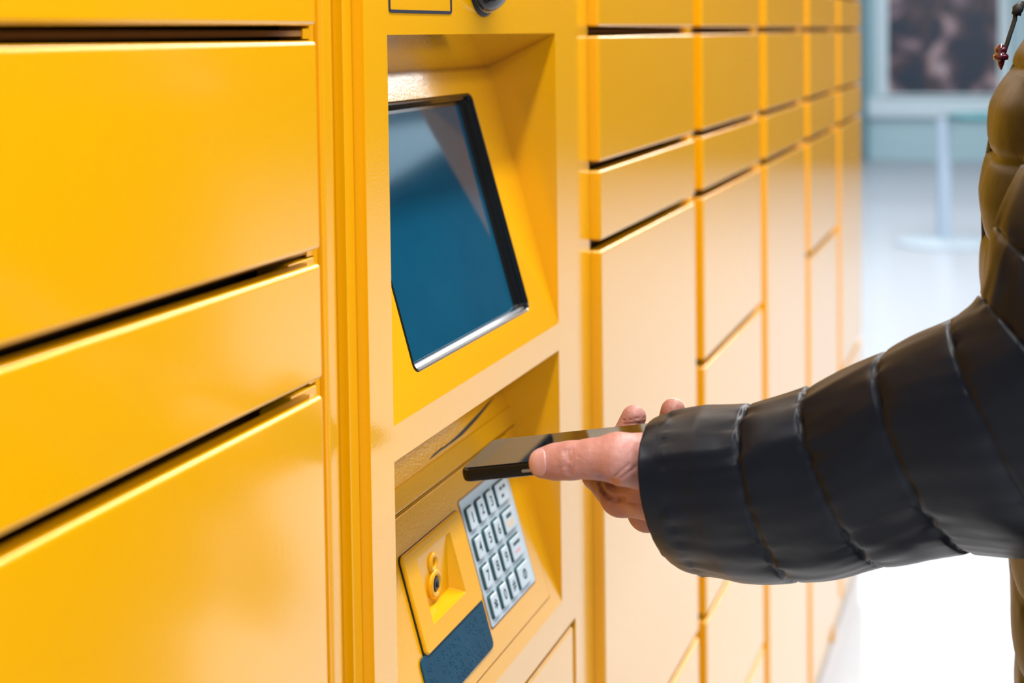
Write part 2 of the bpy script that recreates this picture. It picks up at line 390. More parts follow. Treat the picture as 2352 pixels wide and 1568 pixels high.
# raised hood surface left of/above the slot and the slot ribbon itself
pts = [(1.074, 0.0026), (1.086, 0.0034), (1.10, 0.0040), (1.118, 0.0038), (1.136, 0.0042), (1.152, 0.0050), (1.176, 0.0072), (1.200, 0.0097), (1.2255, 0.0128), (1.246, 0.0150)]
wd = [0.0001, 0.0009, 0.0010, 0.0009, 0.0013, 0.0018, 0.0019, 0.0017, 0.0012, 0.0003]
m = MB()
m.loft([[P3(x, v - w, 0.0002) for (x, v), w in zip(pts, wd)], [P3(x, v + w, 0.0002) for (x, v), w in zip(pts, wd)], [P3(x, v + w, -0.002) for (x, v), w in zip(pts, wd)]], closed=False)
m.obj('curved_slot', M_RUBBER, term)
m = MB()
m.loft([[P3(x, v + w, 0.0001) for (x, v), w in zip([(OL, 0.0024)] + pts + [(OR - 0.001, 0.016)], [0] + wd + [0])],
        [P3(x, v + w, 0.0012) for (x, v), w in zip([(OL, 0.0024)] + pts + [(OR - 0.001, 0.016)], [0] + wd + [0])],
        [P3(x, 0.05, 0.0012) for (x, v) in [(OL, 0)] + pts + [(OR - 0.001, 0)]]], closed=False)
m.obj('hood_flap', M_TERM, term)

# --- keypad
kp = MB()
KX0, KX1, KV0, KV1 = 1.1065, 1.2175, 0.0390, 0.1480
kp.loft([lv(KX0, KX1, KV0, KV1, 0.002, 0.0004), lv(KX0, KX1, KV0, KV1, 0.002, 0.0016), lv(KX0 + 0.0005, KX1 - 0.0005, KV0 + 0.0005, KV1 - 0.0005, 0.002, 0.0020)], cap1=True)
keypad = kp.obj('keypad', M_KEYPAD, term)
tag(keypad, 'pale blue-grey metal keypad')
m = MB(); m.loft([lv(KX0 - 0.0012, KX1 + 0.0022, KV0 - 0.0016, KV1 + 0.001, 0.003, 0.0002), lv(KX0 - 0.0012, KX1 + 0.0022, KV0 - 0.0016, KV1 + 0.001, 0.003, 0.0011)], cap1=True)
m.obj('keypad_reflection_rim', mat('brown_edge_reflection', (0.35, 0.17, 0.06), rough=0.5), term)  # brown rim paints the dark reflection along the keypad edge

def text_mesh(txt, size):
    cu = bpy.data.curves.new('t', 'FONT'); cu.body = txt; cu.size = size; cu.align_x = 'CENTER'; cu.align_y = 'CENTER'; cu.extrude = 0; cu.offset = size * 0.018
    o = bpy.data.objects.new('t', cu); COL.objects.link(o)
    bpy.context.view_layer.update()
    me = bpy.data.meshes.new_from_object(o.evaluated_get(bpy.context.evaluated_depsgraph_get()))
    v = [tuple(p.co) for p in me.vertices]; f = [tuple(p.vertices) for p in me.polygons]
    bpy.data.objects.remove(o); bpy.data.curves.remove(cu); bpy.data.meshes.remove(me)
    return v, f
ROWV = [(0.1210, 0.1393), (0.0955, 0.1137), (0.0705, 0.0887), (0.0452, 0.0636)]
COLX = [(1.1108, 1.1258), (1.1337, 1.1487), (1.1560, 1.1710), (1.1778, 1.2050)]
SYM = [['1', '2', '3', None], ['4', '5', '6', None], ['7', '8', '9', None], ['*', '0', '#', None]]
for ri, (v0, v1) in enumerate(ROWV):
    for ci, (x0, x1) in enumerate(COLX):
        m = MB()
        m.loft([lv(x0 - 0.0011, x1 + 0.0011, v0 - 0.0011, v1 + 0.0011, 0.0022, 0.00215)], cap1=True, m=1)
        m.loft([lv(x0, x1, v0, v1, 0.002, 0.0021), lv(x0, x1, v0, v1, 0.002, 0.0046), lv(x0 + 0.0007, x1 - 0.0007, v0 + 0.0007, v1 - 0.0007, 0.0016, 0.0052)], cap1=True, mats=[1, 0])
        cx, cv = (x0 + x1) / 2, (v0 + v1) / 2
        if SYM[ri][ci]:
            tv, tf = text_mesh(SYM[ri][ci], 0.0125 if SYM[ri][ci] != '*' else 0.018)
            m.add([P2(cx + a, cv - (0.003 if SYM[ri][ci] == '*' else 0.0) + b2, 0.00532) for a, b2, _ in tv], tf, 2)
        elif ri == 0:
            for q, (a, b2) in enumerate(((-0.006, 0.004), (0.002, 0.004), (-0.005, -0.003))):
                m.box(cx + a, cx + a + 0.006, cv + b2 - 0.0014, cv + b2 + 0.0014, 0.0052, 0.00532, 2, T=P2)
        elif ri == 1:
            m.box(cx - 0.007, cx + 0.005, cv + 0.0025, cv + 0.0058, 0.0052, 0.00532, 2, T=P2)
            m.box(cx - 0.0085, cx + 0.0065, cv - 0.006, cv + 0.0005, 0.0052, 0.00532, 3, T=P2)
        elif ri == 2:
            m.box(cx - 0.008, cx + 0.008, cv + 0.0025, cv + 0.0052, 0.0052, 0.00532, 2, T=P2)
            m.box(cx - 0.008, cx + 0.005, cv - 0.0045, cv - 0.0015, 0.0052, 0.00532, 4, T=P2)
        else:
            cs = [(0.0046 * math.cos(t), 0.0046 * math.sin(t)) for t in [2 * math.pi * q / 24 for q in range(24)]]
            m.loft([[P2(cx + a, cv + b2, 0.00532) for a, b2 in cs], [P2(cx + a * 0.62, cv + b2 * 0.62, 0.00532) for a, b2 in cs]], m=2)
            m.box(cx - 0.0008, cx + 0.0008, cv - 0.002, cv + 0.0046, 0.0052, 0.0054, 2, T=P2)
        m.obj('key', [M_KEY, M_KEYGAP, M_INK, M_BEIGE, M_PINK], keypad)

# --- raised yellow lock plate with its sunken bowl
H = 0.0046
PX0, PX1, PV0, PV1 = 0.9815, 1.0995, 0.0665, 0.1440
BX0, BX1, BV0, BV1 = 1.0035, 1.0705, 0.0830, 0.1352
def lp(pts, hf): return [P2(x, v, hf(x, v) if callable(hf) else hf) for x, v in pts]
out0 = rrect(PX0 - 0.0014, PX1 + 0.0006, PV0 - 0.0012, PV1 + 0.0004, 0.005)
out1 = rrect(PX0, PX1, PV0, PV1, 0.005); out2 = rrect(PX0 + 0.0012, PX1 - 0.0012, PV0 + 0.0012, PV1 - 0.0012, 0.004)
b1 = rrect(BX0, BX1, BV0, BV1, 0.0012); fl = [(BX0 + (x - BX0) * 0.88 + 0.002, BV0 + 0.0075 + (v - BV0) * (1 - 0.0080 / (BV1 - BV0))) for x, v in b1]
fh = lambda x, v: H - 0.0008 - 0.0105 * max(0.0, min(1.0, (BV1 - v) / (BV1 - BV0 - 0.0075)))
m = MB()
m.loft([lp(out1, 0.0018), lp(out1, H - 0.0012), lp(out2, H), lp(b1, H), lp(fl, fh)], cap1=True)
plate = weld(m, 'lock_plate', M_PLATE, term, bevel=0.0008, segs=3)
m = MB(); hole = rrect(0.995, 1.080, 0.075, 0.139, 0.002)
m.loft([lp(hole, 0.0009), lp(out0, 0.0009), lp(out0, 0.0017), lp(hole, 0.0017)])
m.obj('plate_gasket', M_RUBBER, term)
# embossed ring pair (a small ring above a large one) and the lock cylinder
def onfloor(x, v, dh=0.0): return P2(x, v, fh(x, v) + dh)
def ringmb(cx, cv, r, rt, lift):
    mm = MB(); loops = []
    for i in range(40):
        t = 2 * math.pi * i / 40; loops.append([onfloor(cx + (r + rt * math.cos(a)) * math.cos(t), cv + (r + rt * math.cos(a)) * math.sin(t), lift + rt * 0.9 * math.sin(a)) for a in [2 * math.pi * q / 10 for q in range(10)]])
    loops.append(loops[0]); mm.loft(loops); return mm
cxr = 1.0335
ringmb(cxr + 0.001, 0.1215, 0.0058, 0.0022, 0.0006).obj('small_ring', M_PLATE, plate, smooth=True)
ringmb(cxr + 0.001, 0.1045, 0.0088, 0.0028, 0.0012).obj('large_ring', M_PLATE, plate, smooth=True)
m = MB()
cyl = lambda r, h: [onfloor(cxr + 0.001 + r * math.cos(2 * math.pi * i / 24), 0.1045 + r * math.sin(2 * math.pi * i / 24), h) for i in range(24)]
m.loft([cyl(0.0052, -0.001), cyl(0.0052, 0.0028), cyl(0.0046, 0.0034)], cap1=True)
lk = m.obj('lock_cylinder', M_METAL, plate)
m = MB(); m.box(cxr - 0.0002, cxr + 0.0022, 0.1015, 0.1075, fh(0, 0.1045) + 0.0034, fh(0, 0.1045) + 0.0040, T=P2); m.obj('keyhole', M_RUBBER, plate)

# --- blue braille label
LXa, LXb, LVa, LVb = 0.9715, 1.1000, 0.0262, 0.0680
m = MB()
m.loft([lv(LXa, LXb, LVa, LVb, 0.005, 0.0014), lv(LXa, LXb, LVa, LVb, 0.005, 0.0022), lv(LXa + 0.0003, LXb - 0.0003, LVa + 0.0003, LVb - 0.0003, 0.005, 0.0025)], cap1=True)
lab = m.obj('braille_label', M_BLUE, term); tag(lab, 'dark blue label with raised braille dots')
m = MB(); rb = random.Random(11)
for row in range(4):
    v = 0.0590 - row * 0.0088
    x = 0.9775 + rb.random() * 0.004
    while x < 1.093:
        if rb.random() < 0.14: x += 0.006; continue
        for dx in (0, 0.0024):
            for dv in (0, -0.0024, -0.0048):
                if rb.random() < 0.48:
                    cx, cv = x + dx, v + dv
                    ra = [(0.00072, 0.0024), (0.00062, 0.0028), (0.00032, 0.00305)]
                    m.loft([[P2(cx + r * math.cos(2 * math.pi * q / 8), cv + r * math.sin(2 * math.pi * q / 8), h) for q in range(8)] for r, h in ra], cap1=True)
        x += 0.0062
bd = m.obj('braille_dots', M_BLUE, lab, smooth=True); bd['kind'] = 'stuff'

# --- printed outline and camera dome above the screen
m = MB()
M_INKB = mat('navy_print', (0.012, 0.014, 0.035), rough=0.4)
def fr(x0, x1, z0, z1, r, y): return [(x, y, z) for x, z in rrect(x0, x1, z0, z1, r)]
m.loft([fr(0.9007, 1.0150, 1.4470, 1.5700, 0.003, -0.0001), fr(0.9007, 1.0150, 1.4470, 1.5700, 0.003, -0.0006), fr(0.9030, 1.0127, 1.4492, 1.5678, 0.0012, -0.0006), fr(0.9030, 1.0127, 1.4492, 1.5678, 0.0012, -0.0001)])
m.obj('printed_outline', M_INKB, term)
M_DOME = mat('smoked_dome', (0.008, 0.005, 0.006), rough=0.12, ior=1.5)
m = MB(); cx, cz = 1.083, 1.4790; rD = 0.031
loops = []
for i in range(0, 13):
    a = math.radians(90 * i / 12); rr_ = max(rD * math.cos(a), 0.0003)
    loops.append([(cx + rr_ * math.cos(2 * math.pi * q / 32), -rD * math.sin(a) * 0.72 - 0.001, cz + rr_ * math.sin(2 * math.pi * q / 32)) for q in range(32)])
m.loft(loops, cap1=True)
dm = m.obj('camera_dome', M_DOME, term, smooth=True); tag(dm, 'glossy dark camera dome')
m = MB()
m.loft([[(cx + r * math.cos(2 * math.pi * q / 32), y, cz + r * math.sin(2 * math.pi * q / 32)) for q in range(32)] for r, y in ((0.0335, -0.0002), (0.0335, -0.0012), (0.031, -0.0020))])
m.obj('dome_ring', M_RUBBER, term, smooth=True)
tag(term, 'yellow self-service parcel terminal with sunken screen, keypad and lock plate', 'terminal'); settle(term)

# ------------------------------------------------------------------ signed-distance sculpting
def sd_cone(P, a, b, ra, rb):
    a = np.array(a, np.float32); b = np.array(b, np.float32)
    ba = b - a; l2 = float(ba @ ba); X, Y, Z = P[0] - a[0], P[1] - a[1], P[2] - a[2]
    t = (X * ba[0] + Y * ba[1] + Z * ba[2]) / l2; np.clip(t, 0, 1, out=t)
    return np.sqrt((X - t * ba[0]) ** 2 + (Y - t * ba[1]) ** 2 + (Z - t * ba[2]) ** 2) - (ra + (rb - ra) * t)
def sd_ell(P, c, r, ax=None):
    q = [P[i] - c[i] for i in range(3)]
    if ax is not None: q = [q[0] * a[0] + q[1] * a[1] + q[2] * a[2] for a in ax]
    k = np.sqrt((q[0] / r[0]) ** 2 + (q[1] / r[1]) ** 2 + (q[2] / r[2]) ** 2)
    return (k - 1) * min(r)
def smin(a, b, k):
    h = np.clip(0.5 + 0.5 * (b - a) / k, 0, 1); return b + (a - b) * h - k * h * (1 - h)
def smax(a, b, k): return -smin(-a, -b, k)
def surface_nets(fn, lo, hi, step):
    lo = np.array(lo, float); nxyz = [int(math.ceil((hi[i] - lo[i]) / step)) + 1 for i in range(3)]
    ax = [np.asarray(lo[i] + step * np.arange(nxyz[i]), np.float32) for i in range(3)]
    P = [ax[0][:, None, None], ax[1][None, :, None], ax[2][None, None, :]]
    D = np.broadcast_to(fn(P), nxyz).astype(np.float32)
    S = D < 0
    nx, ny, nz = nxyz
    c = S[:-1, :-1, :-1].astype(np.int8)
    for i in (0, 1):
        for j in (0, 1):
            for k in (0, 1):
                if i or j or k: c = c + S[i:nx - 1 + i, j:ny - 1 + j, k:nz - 1 + k]
    act = (c > 0) & (c < 8); idx = np.argwhere(act)
    num = -np.ones(act.shape, np.int64); num[act] = np.arange(len(idx))
    acc = np.zeros((len(idx), 3)); cnt = np.zeros(len(idx))
    cor = [(i, j, k) for i in (0, 1) for j in (0, 1) for k in (0, 1)]
    for a in cor:
        for b in cor:
            if sum(abs(a[i] - b[i]) for i in range(3)) == 1 and a < b:
                da = D[idx[:, 0] + a[0], idx[:, 1] + a[1], idx[:, 2] + a[2]]; db = D[idx[:, 0] + b[0], idx[:, 1] + b[1], idx[:, 2] + b[2]]
                mk = (da < 0) != (db < 0); t = np.where(mk, da / np.where(mk, da - db, 1), 0)
                p = np.array(a) + t[:, None] * (np.array(b) - np.array(a)); acc += p * mk[:, None]; cnt += mk
    V = lo + step * (idx + acc / cnt[:, None])
    faces = []
    for d in range(3):
        u, w = (d + 1) % 3, (d + 2) % 3
        sl0 = [slice(None)] * 3; sl1 = [slice(None)] * 3; sl0[d] = slice(0, -1); sl1[d] = slice(1, None)
        ch = S[tuple(sl0)] != S[tuple(sl1)]; e = np.argwhere(ch)
        e = e[(e[:, u] > 0) & (e[:, w] > 0) & (e[:, u] < nxyz[u] - 1) & (e[:, w] < nxyz[w] - 1)]
        def nb(du, dw):
            q = e.copy(); q[:, u] -= du; q[:, w] -= dw; return num[q[:, 0], q[:, 1], q[:, 2]]
        f = np.stack([nb(1, 1), nb(0, 1), nb(0, 0), nb(1, 0)], 1)
        ins = S[e[:, 0], e[:, 1], e[:, 2]]
        f[~ins] = f[~ins][:, ::-1]; faces.append(f)
    return V, np.concatenate(faces)

# ------------------------------------------------------------------ phone (near-left top corner, long axis, width axis)
pn = np.array([0.9065, -0.0488, 1.1284])
pl_ = n3([0.045, -0.984, 0.172]); pu = n3(np.array([0.999, 0.045, 0.012]) - np.dot([0.999, 0.045, 0.012], pl_) * pl_); pup = n3(np.cross(pl_, pu)); pup = pup if pup[2] > 0 else -pup
pn = pn - pl_ * 0.0038
def PH(a, b, h): return tuple(pn + pu * a + pl_ * b + pup * h)
def phl(i, h, r=0.0075): return [PH(a, b, h) for a, b in rrect(i, 0.074 - i, i, 0.152 - i, max(r - i, 0.001), 8)]
ph = empty('phone', tuple(pn + pu * 0.037 + pl_ * 0.076 - pup * 0.0095))
m = MB()
m.loft([phl(0.0028, -0.0095), phl(0.0008, -0.0085), phl(0.0, -0.0062), phl(0.0, -0.0030), phl(0.0006, -0.0008), phl(0.0016, 0.0)], cap0=True, cap1=True)
m.obj('phone_body', mat('phone_black_frame', (0.002, 0.002, 0.002), rough=0.2, spec=0.25), ph, bevel=0.0002)
m = MB(); m.loft([phl(0.0019, -0.0003), phl(0.0019, 0.0005), phl(0.0024, 0.0007)], cap1=True)
m.obj('screen', mat('phone_screen', (0.004, 0.004, 0.005), rough=0.05, ior=1.24), ph)
m = MB(); m.loft([[PH(-0.0004 + q, b, h) for b, h in rrect(0.046, 0.058, -0.0058, -0.0036, 0.0009, 3)] for q in (0.0006, 0.0, -0.0002)], cap1=True)
m.obj('side_button', mat('button_chrome', (0.25, 0.27, 0.3), rough=0.2, metal=1.0), ph)
tag(ph, 'black smartphone lying face up in the left hand, held towards the terminal', 'phone'); settle(ph)

# ------------------------------------------------------------------ person
per = empty('person', (1.2, -0.6, 0))
TH = dict(tip=(at(1249, 1063, 0.957), 0.0103), a=(at(1278, 1060, 0.955), 0.0115), ip=(at(1312, 1057, 0.951), 0.0121), mid=(at(1360, 1053, 0.948), 0.0126),
          mcp=(at(1418, 1053, 0.945), 0.0165), cmc=(at(1560, 1068, 0.962), 0.0225))
WR = (at(1720, 1120, 0.985), 0.027)
FG = [
    [(1425, 1138, 1.000, .0145), (1372, 1090, 1.042, .0108), (1428, 1012, 1.086, .0093), (1456, 958, 1.084, .0094)],
    [(1486, 1176, 1.025, .0138), (1470, 1105, 1.080, .0108), (1531, 1000, 1.092, .0094), (1546, 943, 1.084, .0094)],
    [(1555, 1186, 1.040, .0135), (1560, 1120, 1.095, .0100), (1606, 1020, 1.100, .0088), (1622, 965, 1.090, .0086)],
    [(1625, 1180, 1.050, .0125), (1640, 1130, 1.095, .0088), (1672, 1060, 1.105, .0078), (1690, 1015, 1.100, .0075)],
]
CREASES = []
def blend_local(D, P, fn, c, rad, kind, k):
    """blend primitive fn into D only inside the box of radius rad around c"""
    if D.shape[1:] == (1, 1):
        D[...] = smin(D, fn(P), k) if kind == 'add' else smax(D, -fn(P), k); return
    sl = []
    for i in range(3):
        ax = P[i].ravel(); lo_, hi_ = np.searchsorted(ax, c[0][i] - rad), np.searchsorted(ax, c[1][i] + rad)
        if hi_ <= lo_: return
        sl.append(slice(lo_, hi_))
    Q = [P[0][sl[0]], P[1][:, sl[1]], P[2][:, :, sl[2]]]; t = tuple(sl)
    D[t] = smin(D[t], fn(Q), k) if kind == 'add' else smax(D[t], -fn(Q), k)
def cone_add(D, P, a, b, ra, rb, k, kind='add'):
    a = np.array(a); b = np.array(b)
    blend_local(D, P, lambda Q: sd_cone(Q, a, b, ra, rb), (np.minimum(a, b), np.maximum(a, b)), max(ra, rb) + k * 1.5 + 0.006, kind, k)
def hand_sdf(P):
    D = sd_cone(P, TH['cmc'][0], WR[0], TH['cmc'][1], WR[1])
    c = [TH[k] for k in ('tip', 'a', 'ip', 'mid', 'mcp', 'cmc')]
    for (p, r), (q, s_) in zip(c[:-1], c[1:]): cone_add(D, P, p, q, r, s_, 0.004)
    palm = None
    mcps = [at(*f[0][:3]) for f in FG]
    for i, f in enumerate(FG):
        e = sd_cone(P, mcps[i], at(1650 + 16 * i, 1150 + 4 * i, 0.975 + 0.016 * i), f[0][3] - 0.001, 0.018)
        palm = e if palm is None else smin(palm, e, 0.012)
    palm = smin(palm, sd_cone(P, at(1480, 1118, 0.976), at(1620, 1125, 0.975), 0.0150, 0.022), 0.022)
    D = smin(D, palm, 0.011)
    D = smin(D, sd_cone(P, WR[0], at(2150, 1020, 0.94), 0.027, 0.038), 0.01)
    D = np.ascontiguousarray(D)
    for f in FG:
        for a, b in zip(f[:-1], f[1:]): cone_add(D, P, at(*a[:3]), at(*b[:3]), a[3], b[3], 0.004)
    for a, b, rr0 in CREASES: cone_add(D, P, a, b, rr0, rr0, rr0 * 1.6, 'cut')
    return D
def surf(px, py):
    rd = R @ np.array([(px - 1176.0) / F, -(py - 210.0) / F, -1.0])
    ts = np.linspace(0.90, 1.12, 900)
    q = CAM[:, None] + rd[:, None] * ts
    v = hand_sdf([q[i].astype(np.float32).reshape(-1, 1, 1) for i in range(3)]).ravel()
    k = np.argmax(v < 0.0) if (v < 0).any() else np.argmin(v)
    return q[:, k]
CR = []
for line, rr0 in (([(1295, 1036), (1300, 1052), (1293, 1071), (1280, 1081)], 0.0005), ([(1304, 1034), (1308, 1056), (1303, 1073), (1306, 1091)], 0.0007),
                  ([(1319, 1062), (1309, 1089)], 0.0005), ([(1313, 1030), (1316, 1052)], 0.0005), ([(1330, 1040), (1328, 1075)], 0.0003),
                  ([(1379, 1098), (1389, 1105), (1396, 1110), (1407, 1108)], 0.0020), ([(1376, 1106), (1380, 1119), (1395, 1138), (1417, 1145), (1434, 1143)], 0.0010),
                  ([(1410, 1152), (1440, 1153), (1470, 1157)], 0.0006), ([(1400, 1098), (1425, 1082), (1445, 1066)], 0.0005), ([(1412, 1104), (1440, 1088), (1462, 1070)], 0.0005),
                  ([(1432, 975), (1458, 972), (1482, 968)], 0.0006), ([(1430, 965), (1458, 962), (1483, 958)], 0.0004),
                  ([(1520, 955), (1546, 953), (1570, 949)], 0.0006), ([(1521, 962), (1546, 961), (1570, 957)], 0.0005)):
    pp = [surf(*p) for p in line]
    rr0 *= 1.45
    CR += [(a, b, rr0) for a, b in zip(pp[:-1], pp[1:])]
CREASES.extend(CR)
lo = np.array([0.855, -0.315, 1.045]); hi = np.array([1.10, -0.078, 1.20])
HV, HF = surface_nets(hand_sdf, lo, hi, 0.0011)

# coarse rest of the body: head, neck, trunk, legs, right arm (hidden parts under the clothes stay slim)
SX, SY = 1.22, -0.545
def body_sdf(P):
    d = sd_ell(P, (SX, SY, 1.12), (0.15, 0.10, 0.26))
    d = smin(d, sd_ell(P, (SX, SY, 0.90), (0.145, 0.10, 0.13)), 0.05)
    d = smin(d, sd_cone(P, (SX - 0.10, SY - 0.01, 1.355), (SX + 0.10, SY - 0.01, 1.355), 0.045, 0.045), 0.04)
    d = smin(d, sd_cone(P, (SX, SY - 0.005, 1.38), (SX, SY + 0.015, 1.52), 0.060, 0.055), 0.03)
    # head facing the wall (+y)
    hc = np.array([SX, SY + 0.03, 1.635])
    h = sd_ell(P, hc, (0.076, 0.095, 0.112))
    h = smin(h, sd_ell(P, hc + [0, 0.028, -0.055], (0.056, 0.062, 0.062)), 0.03)
    h = smin(h, sd_cone(P, hc + [0, 0.090, 0.005], hc + [0, 0.112, -0.028], 0.008, 0.013), 0.012)
    for s in (-1, 1):
        h = smax(h, -sd_ell(P, hc + [0.031 * s, 0.093, 0.004], (0.016, 0.012, 0.009)), 0.012)
        h = smin(h, sd_ell(P, hc + [0.031 * s, 0.079, 0.004], (0.013, 0.012, 0.011)), 0.003)
        h = smin(h, sd_ell(P, hc + [0.079 * s, 0.0, -0.008], (0.010, 0.020, 0.031)), 0.006)
    h = smin(h, sd_cone(P, hc + [-0.018, 0.088, -0.056], hc + [0.018, 0.088, -0.056], 0.007, 0.007), 0.006)
    h = smax(h, -sd_cone(P, hc + [-0.022, 0.100, -0.055], hc + [0.022, 0.100, -0.055], 0.0025, 0.0025), 0.004)
    d = smin(d, h, 0.02)
    for s in (-1, 1):
        d = smin(d, sd_cone(P, (SX + 0.085 * s, SY, 0.86), (SX + 0.10 * s, SY + 0.015, 0.48), 0.075, 0.050), 0.03)
        d = smin(d, sd_cone(P, (SX + 0.10 * s, SY + 0.015, 0.48), (SX + 0.11 * s, SY - 0.01, 0.10), 0.050, 0.036), 0.02)
        d = smin(d, sd_cone(P, (SX + 0.11 * s, SY - 0.01, 0.09), (SX + 0.12 * s, SY + 0.11, 0.045), 0.034, 0.026), 0.02)
    sh = (SX + 0.175, SY - 0.01, 1.375); el = (SX + 0.26, SY - 0.04, 1.10); wr = (SX + 0.285, SY + 0.06, 0.86)
    d = smin(d, sd_cone(P, (SX + 0.1, SY, 1.37), sh, 0.04, 0.045), 0.03)
    d = smin(d, sd_cone(P, sh, el, 0.045, 0.036), 0.02); d = smin(d, sd_cone(P, el, wr, 0.038, 0.024), 0.02)
    # relaxed right hand
    pm = np.array(wr) + [0.002, 0.012, -0.055]
    d = smin(d, sd_cone(P, wr, pm, 0.024, 0.026), 0.01)
    for i, (dy, ln) in enumerate(((0.030, 0.070), (0.011, 0.078), (-0.008, 0.072), (-0.026, 0.056))):
        a = pm + [0, dy, -0.022]; b_ = a + [-0.004, 0.004, -ln * 0.5]; c_ = b_ + [-0.014, 0.002, -ln * 0.42]
        g = smin(sd_cone(P, a, b_, 0.0098, 0.0088), sd_cone(P, b_, c_, 0.0088, 0.0075), 0.003)
        d = smin(d, g, 0.004)
    a = pm + [-0.004, 0.026, 0.018]; b_ = a + [-0.012, 0.026, -0.034]; c_ = b_ + [-0.004, 0.006, -0.028]
    d = smin(d, smin(sd_cone(P, a, b_, 0.014, 0.011), sd_cone(P, b_, c_, 0.011, 0.009), 0.004), 0.006)
    # left arm follows the middle of the sleeve
    ch = [at(2150, 1035, 0.955), at(2320, 1000, 0.945), at(2450, 910, 0.930), at(2540, 700, 0.930), at(2585, 495, 0.930), at(2640, 300, 0.950), at(2680, 190, 1.01), np.array([SX - 0.10, SY, 1.335])]
    for a, b_, r0, r1_ in zip(ch[:-1], ch[1:], (.036, .036, .034, .034, .034, .032, .030), (.036, .034, .034, .034, .032, .030, .036)):
        d = smin(d, sd_cone(P, a, b_, r0, r1_), 0.012)
    return d
BV, BF = surface_nets(body_sdf, (SX - 0.36, SY - 0.22, -0.005), (SX + 0.36, SY + 0.34, 1.80), 0.0075)

m_skin = mat('skin', M_SKIN_COL, rough=0.48, spec=0.45, noise=0.25, nscale=38, col2=(0.49, 0.23, 0.195), bump=0.55, bscale=240, bdist=0.0011)
nt = m_skin.node_tree; bs = nt.nodes['Principled BSDF']
bs.inputs['Subsurface Weight'].default_value = 0.06; bs.inputs['Subsurface Radius'].default_value = (0.01, 0.004, 0.002); bs.inputs['Subsurface Scale'].default_value = 0.5
body = mesh_obj('body', np.concatenate([HV, BV]), np.concatenate([HF, BF + len(HV)]), m_skin, per, smooth=True)
body['label'] = 'bare left hand palm up with thumb on the phone'

# nails: patches laid on the sculpted surface
def nail(name, axis_a, axis_b, dors, w, lift=0.0005, tip=None, shape=0.25, nu=16, nv=16):
    """axis_a cuticle end, axis_b free end, dors outward direction, w half width angle"""
    a = np.array(axis_a); b = np.array(axis_b); t = n3(b - a); dr = n3(np.array(dors) - np.dot(dors, t) * t); sd = np.cross(t, dr)
    vs_, fs = [], []
    for i in range(nu + 1):
        s = i / nu; base = a + (b - a) * s
        wf = w * (1 - 0.18 * abs(2 * s - 1) ** 4)
        for j in range(nv + 1):
            th = wf * (2 * j / nv - 1)
            # rounded cuticle and free edge
            e = abs(2 * j / nv - 1) ** 2.6
            bb = base + (b - a) * (shape * e * ((1 - s) * 1.0 - s * 0.9))
            d_ = dr * math.cos(th) + sd * math.sin(th)
            tt = np.linspace(0.0, 0.024, 480); q = bb[:, None] + d_[:, None] * tt
            v = hand_sdf([q[i_].astype(np.float32).reshape(-1, 1, 1) for i_ in range(3)]).ravel()
            k0 = int(np.argmax(v >= 0)); l0 = tt[k0]
            ed = min(i, nu - i, j, nv - j)
            lf = lift if ed > 0 else -0.0003
            vs_.append(bb + d_ * (l0 + lf))
    mi = []
    for i in range(nu):
        for j in range(nv):
            k = i * (nv + 1) + j; fs.append((k, k + 1, k + nv + 2, k + nv + 1)); mi.append(1 if i >= nu - 2 else 0)
    o = mesh_obj(name, vs_, fs, [M_NAIL, M_NAILTIP if tip else M_NAIL], body, smooth=True, midx=mi)
    return o
tocam = CAM - TH['a'][0]
nail('thumb_nail', TH['a'][0] + (TH['a'][0] - TH['tip'][0]) * (-0.45), TH['tip'][0] + (TH['tip'][0] - TH['a'][0]) * 1.10, n3(tocam) + np.array([0, 0.10, 0.12]), 1.05, lift=0.0006)
for f in FG[:2]:
    d_ = at(*f[2][:3]); tp = at(*f[3][:3]); t = n3(tp - d_)
    nail('finger_nail', tp - t * 0.005, tp + t * 0.0098, np.array([0.95, 0.22, 0.1]), 0.95, tip=True, nu=10, nv=10)

# ------------------------------------------------------------------ jacket
m_jac = mat('black_nylon', (0.0036, 0.0046, 0.0092), rough=0.36, spec=0.20, bump=0.22, bscale=26, bdist=0.006)
m_jac.node_tree.nodes['Principled BSDF'].inputs['Sheen Weight'].default_value = 0.0
from mathutils import noise as mnoise
def ringpts(T, Mn, B, Zc, rz):
    t = at(T[0], T[1], Zc); b = at(B[0], B[1], Zc); c = (t + b) / 2; return c, t - c, at(Mn[0], Mn[1], Zc - rz) - c
RS = [((1530, 962), (1465, 1098), (1552, 1303), 0.998, .078),
      ((1574, 948), (1520, 1100), (1610, 1324), 0.996, .078),
      ((1757, 934), (1698, 1085), (1818, 1333), 0.982, .074),
      ((1884, 888), (1860, 1060), (2020, 1300), 0.968, .070),
      ((2074, 818), (2028, 965), (2206, 1264), 0.950, .074),
      ((2216, 748), (2236, 925), (2440, 1262), 0.930, .080),
      ((2262, 690), (2400, 850), (2640, 1130), 0.915, .084),
      ((2296, 520), (2490, 700), (2760, 880), 0.905, .084),
      ((2345, 370), (2560, 500), (2800, 620), 0.905, .082),
      ((2420, 190), (2600, 290), (2800, 360), 0.925, .080),
      ((2500, 50), (2640, 120), (2760, 160), 0.960, .075)]
RS = [ringpts(*r) for r in RS]
NA = 120; SUB = 26
def ringp(c, u, nvec, th, s): return c + (u * math.sin(th) + nvec * math.cos(th)) * s
loops = []
def catmull(p0, p1, p2, p3, t):
    return 0.5 * ((2 * p1) + (-p0 + p2) * t + (2 * p0 - 5 * p1 + 4 * p2 - p3) * t * t + (-p0 + 3 * p1 - 3 * p2 + p3) * t ** 3)
seams_deep = {1: 0.25}
